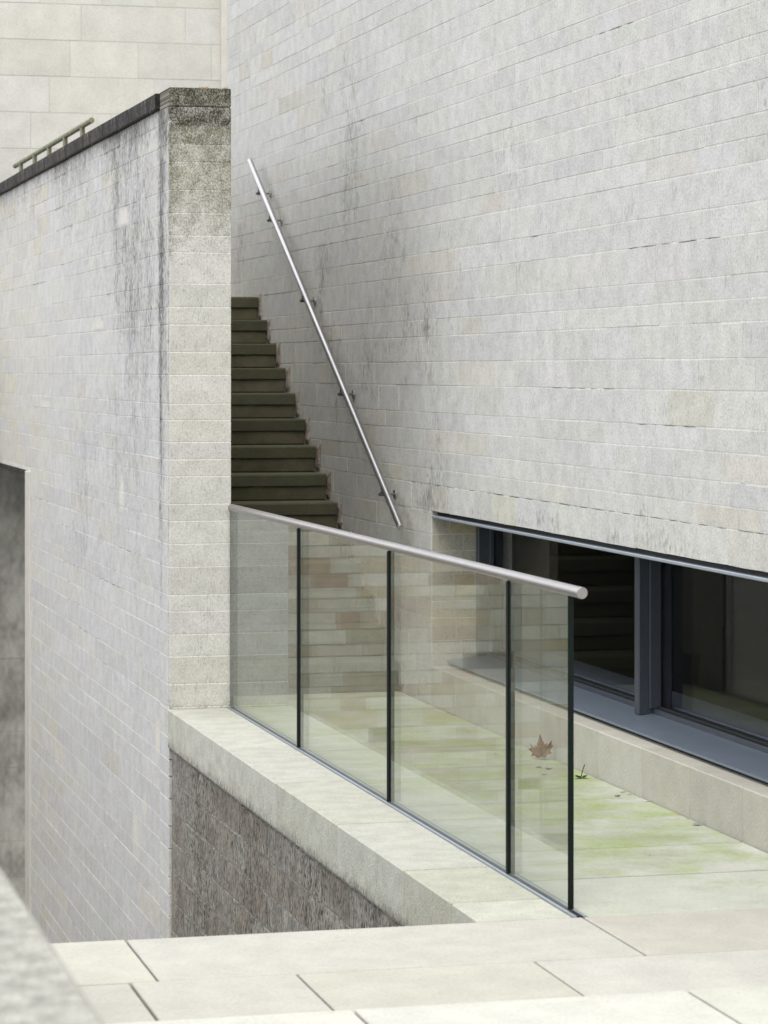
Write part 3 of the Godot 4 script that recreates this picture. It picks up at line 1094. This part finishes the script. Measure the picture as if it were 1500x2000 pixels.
# ------------------------------------------------------------------ parapet close by
func build_parapet() -> void:
	var t := thing("lichened_parapet", "pale lichened stone parapet with a flat coping beside the paving", "wall")
	bx("body", t, M.plain, P(-0.02, 0.0, 1.6), P(0.46, 0.9, 8.3), Color(0.42, 0.41, 0.36), 0.004)
	var b := 1.6
	for l in [1.55, 1.75, 1.7, 1.7]:
		var m := mb()
		box(m, P(-0.08, 0.9, b + 0.003), P(0.513, 1.0, b + l - 0.003), Color(0.50, 0.50, 0.45), 0.008)
		put("coping_stone", m, M.lich, t)
		b += l

# ------------------------------------------------------------------ balustrade
func build_glass_balustrade() -> void:
	var t := thing("glass_balustrade", "frameless glass balustrade with a round steel top rail on the coping", "balustrade")
	var j := [PIER_B - 0.012, 13.04, 11.305, 9.585, 8.90]
	var g := 0.0104
	for k in 4:
		var b1: float = j[k] - (0.012 if k > 0 else 0.0)
		var b0: float = j[k + 1] + (0.012 if k < 3 else 0.0)
		var m := mb()
		var y0 := 0.006
		var y1 := 1.056
		var c := Color(1, 1, 1)
		face(m, [P(GLASS_A - g, y0, b1), P(GLASS_A - g, y0, b0), P(GLASS_A - g, y1, b0), P(GLASS_A - g, y1, b1)], c, Vector3.LEFT)
		face(m, [P(GLASS_A + g, y0, b0), P(GLASS_A + g, y0, b1), P(GLASS_A + g, y1, b1), P(GLASS_A + g, y1, b0)], c, Vector3.RIGHT)
		var o := put("pane", m, M.glass, t)
		var e := mb()
		face(e, [P(GLASS_A - g, y0, b0), P(GLASS_A + g, y0, b0), P(GLASS_A + g, y1, b0), P(GLASS_A - g, y1, b0)], c, Vector3.BACK)
		put("edge", e, M.glass_edge, o)
		var e2 := mb()
		face(e2, [P(GLASS_A + g, y0, b1), P(GLASS_A - g, y0, b1), P(GLASS_A - g, y1, b1), P(GLASS_A + g, y1, b1)], c, Vector3.FORWARD)
		put("edge", e2, M.glass_edge, o)
	var r := mb()
	tube(r, [P(GLASS_A, 1.066, PIER_B - 0.002), P(GLASS_A, 1.066, 12.0), P(GLASS_A, 1.066, 8.78)], 0.0195, Color(1, 1, 1), 32, true, 0.0015)
	put("handrail", r, M.rail, t)
	for s in [-1.0, 1.0]:
		bx("channel", t, M.flash, P(GLASS_A + s * 0.0115, -0.05, 8.80), P(GLASS_A + s * 0.0215, 0.004 if s < 0 else 0.003, PIER_B - 0.004), Color(1, 1, 1), 0.001)
	for k in range(1, 4):
		bx("added_joint_fin", t, M.seal_and_shade, P(GLASS_A - 0.0195, 0.006, j[k] - 0.004), P(GLASS_A - 0.0112, 1.047, j[k] + 0.004), Color(1, 1, 1), 0.0015)  # black fin added to give the dark band at each glass joint
	bx("gasket", t, M.seal_and_shade, P(GLASS_A - 0.0105, -0.05, 8.81), P(GLASS_A + 0.0105, 0.0015, PIER_B - 0.004), Color(1, 1, 1), 0.0)

func build_wall_handrail() -> void:
	var t := thing("wall_handrail", "slim polished steel handrail sloping along the gallery wall above the stair", "handrail")
	var a := WALL_R - 0.085
	var pt := P(a, 3.25, 19.10)
	var pb := P(a, 0.937, 14.94)
	var r := mb()
	tube(r, [pt, pt.lerp(pb, 0.5), pb], 0.0195, Color(1, 1, 1), 28, true, 0.002)
	put("rail", r, M.steel, t)
	for y in [378.0, 430.0, 587.0, 770.0, 966.0]:
		# the point of the rail that stands at this height in the photograph's rows, found on the rail itself
		var best := 0.0
		var err := 1e9
		for q in 400:
			var p := pt.lerp(pb, q / 399.0)
			var D := p.x * sin(deg_to_rad(YAW)) - p.z * cos(deg_to_rad(YAW))
			var yy := 725.0 - FOCAL * (p.y - 0.075 - EYE) / D
			if absf(yy - y) < err:
				err = absf(yy - y)
				best = q / 399.0
		var p := pt.lerp(pb, best)
		var b := part("bracket", t)
		var low := p + Vector3(0, -0.075, 0)
		var m := mb()
		tube(m, [p + Vector3(0, -0.012, 0), low + Vector3(0, 0.012, 0), low + Vector3(0.004, 0.003, 0), low + Vector3(0.014, 0, 0), Vector3(WALL_R - 0.008, low.y, low.z)], 0.006, Color(1, 1, 1), 12)
		put("arm", m, M.darksteel, b)
		var d := mb()
		disc(d, Vector3(WALL_R - 0.004, low.y, low.z), Vector3.LEFT, 0.027, 0.007, Color(1, 1, 1))
		put("rosette", d, M.steel, b)
		var k := mb()
		disc(k, low + Vector3(-0.012, 0, 0), Vector3.RIGHT, 0.011, 0.026, Color(1, 1, 1))
		put("knuckle", k, M.darksteel, b)

func build_coping_rail() -> void:
	var t := thing("coping_rail", "green weathered tube rail on short posts on the wall coping", "rail")
	var a := 2.72
	var m := mb()
	tube(m, [P(a, 3.475, 18.73), P(a, 3.475, 21.0), P(a, 3.475, 23.08)], 0.019, Color(0.30, 0.32, 0.21), 18, true, 0.003)
	put("tube", m, M.bronze, t)
	for b in [19.17, 20.04, 20.92, 21.78, 22.67]:
		var q := mb()
		tube(q, [P(a, 3.297, b), P(a, 3.468, b)], 0.018, Color(0.36, 0.38, 0.27), 14)
		put("post", q, M.bronze, t)

# ------------------------------------------------------------------ leaf, weed and crumbs
func build_litter() -> void:
	# a plane leaf propped against the plinth
	var half := [[0.0, 1.0], [0.07, 0.80], [0.17, 0.62], [0.21, 0.50], [0.36, 0.56], [0.34, 0.42], [0.62, 0.66], [0.56, 0.44], [0.70, 0.42], [0.50, 0.22], [0.58, 0.10], [0.36, 0.08], [0.24, -0.04], [0.08, 0.0], [0.0, 0.02]]
	var outline := []
	for e in half:
		outline.append(Vector2(e[0], e[1]))
	for k in range(half.size() - 2, 0, -1):
		outline.append(Vector2(-half[k][0] * 0.92, half[k][1] * 0.96))
	var t := thing("maple_leaf", "dry brown lobed leaf propped against the plinth behind the glass", "leaf")
	var th := deg_to_rad(YAW)
	var right := Vector3(cos(th), 0, sin(th)).rotated(Vector3.UP, -0.25)
	var back := Vector3(-right.z, 0, right.x) * -1.0
	var up := (Vector3.UP * 0.93 + back * 0.30).normalized()
	var root := P(3.885, 0.003, 12.40)
	var tri := Geometry2D.triangulate_polygon(PackedVector2Array(outline))
	var m := mb()
	var spot := func(p: Vector2) -> Vector3:
		var q := p.rotated(0.12)
		var z := 0.016 * sin(p.x * 6.0 + p.y * 3.0) + 0.022 * absf(p.x) + 0.008 * sin(p.x * 17.0 + 1.0) * cos(p.y * 13.0)
		return root + right * q.x * 0.088 + up * (q.y + 0.09) * 0.112 - back * z
	for k in range(0, tri.size(), 3):
		var q := [spot.call(outline[tri[k]]), spot.call(outline[tri[k + 1]]), spot.call(outline[tri[k + 2]])]
		if (q[1] - q[0]).cross(q[2] - q[0]).dot(-back) < 0:
			q.reverse()
		face(m, q, Color(0.19, 0.075, 0.042) * rng.randf_range(0.75, 1.2))
	put("blade", m, M.leaf, t)
	for a in [Vector2(0, 0.92), Vector2(0.54, 0.58), Vector2(-0.5, 0.56), Vector2(0.5, 0.1), Vector2(-0.46, 0.1)]:
		var v := mb()
		tube(v, [spot.call(Vector2(0, 0.05)) - back * 0.0012, spot.call(a * 0.5 + Vector2(0, 0.02)) - back * 0.0012, spot.call(a) - back * 0.0008], 0.0007, Color(0.22, 0.12, 0.07), 5)
		put("vein", v, M.leaf, t)
	# a weed in the paving joint
	var w := thing("green_weed", "small green weed sprouting from a paving joint", "weed")
	var at := P(3.878, 0.0, 11.79)
	for k in 9:
		var ang := k * 2.4
		var len := rng.randf_range(0.018, 0.04)
		var d := Vector3(cos(ang), 0.35 + 0.5 * rng.randf(), sin(ang) * 0.7).normalized()
		var s := d.cross(Vector3.UP).normalized() * len * 0.28
		var b := at + Vector3(cos(ang), 0, sin(ang)) * 0.006
		var lf := mb()
		var g := Color(0.035, 0.075, 0.018) * rng.randf_range(0.8, 1.3)
		face(lf, [b, b + d * len * 0.5 + s, b + d * len + Vector3(0, -0.006, 0), b + d * len * 0.5 - s], g)
		put("leaf", lf, M.leaf, w)
	var sh := mb()
	tube(sh, [at, at + Vector3(0.006, 0.03, 0), at + Vector3(0.016, 0.062, 0.004)], 0.002, Color(0.06, 0.08, 0.02), 6)
	put("stem", sh, M.leaf, w)
	# scraps along the plinth and on the slabs: a row of alike crumbs, each its own
	for e in [[1070, 1503, 0.030], [1050, 1500, 0.022], [1062, 1514, 0.016], [1215, 1548, 0.014], [1228, 1553, 0.010], [1204, 1556, 0.020], [912, 1398, 0.016], [905, 1376, 0.014], [960, 1396, 0.018], [968, 1474, 0.016], [888, 1393, 0.012], [1200, 1672, 0.006], [1268, 1672, 0.006]]:
		var says := "small dark dry scrap lying on the mossy paving behind the glass"
		if e[0] > 1040 and e[0] < 1075:
			says = "small dark dry scrap on the paving beside the lobed leaf"
		elif e[0] > 1190 and e[1] < 1600:
			says = "small dark dry scrap at the foot of the plinth beyond the glass end"
		elif e[1] > 1600:
			says = "tiny dark crumb on the open paving beyond the glass end"
		scrap("leaf_scrap", says, "leaf scraps on the paving", e[0], e[1], e[2], Color(0.07, 0.055, 0.035))
	scrap("feather_tuft", "small white tuft lying at the foot of the plinth", "", 1277, 1566, 0.024, Color(0.68, 0.67, 0.64))
	scrap("bird_dropping", "grey and white dropping on the mossy paving by the plinth", "", 1362, 1612, 0.030, Color(0.36, 0.35, 0.35))
	# orange tufts on the pier cap
	for e in [[2.735, 0.014], [2.76, 0.010], [2.865, 0.016]]:
		var tf := mb()
		for k in 26:
			var p := P(e[0] + rng.randf_range(-1, 1) * e[1], 3.302, PIER_B + 0.03 + rng.randf_range(-0.012, 0.012))
			var q := p + Vector3(rng.randf_range(-0.004, 0.004), rng.randf_range(0.005, 0.016), rng.randf_range(-0.004, 0.004))
			var sd := Vector3(0.0014, 0, 0.0006)
			face(tf, [p - sd, p + sd, q], Color(0.42, 0.25, 0.07))
		var o := put("moss_tuft", tf, M.leaf, self)
		o.set_meta("label", "tiny orange moss tuft growing on the pier cap")
		o.set_meta("category", "moss")
		o.set_meta("group", "moss tufts on the pier cap")

# a crumpled scrap lying on the terrace where that row and column of the photograph meets the floor
func scrap(called: String, label: String, group: String, px: float, py: float, size: float, col: Color) -> void:
	var D := FOCAL * EYE / (py - 725.0)
	var a := minf((px + 640.0) * D * 0.9696 / FOCAL, WALL_R - 0.012 - size * 0.5)
	var b := (D - a * 0.2453) / 0.9696
	var m := mb()
	var n := 7
	var c := P(a, 0.002 + size * 0.16, b)
	var ring := []
	for k in n:
		var ang := TAU * k / n
		var r := size * rng.randf_range(0.5, 1.0)
		ring.append(P(a + cos(ang) * r, 0.0012 + size * rng.randf_range(0.0, 0.3), b + sin(ang) * r * 0.6))
	for k in n:
		face(m, [c, ring[k], ring[(k + 1) % n]], col * rng.randf_range(0.7, 1.25), Vector3.UP)
	var o := put(called, m, M.leaf, self)
	o.set_meta("label", label)
	o.set_meta("category", called.replace("_", " "))
	if group != "":
		o.set_meta("group", group)
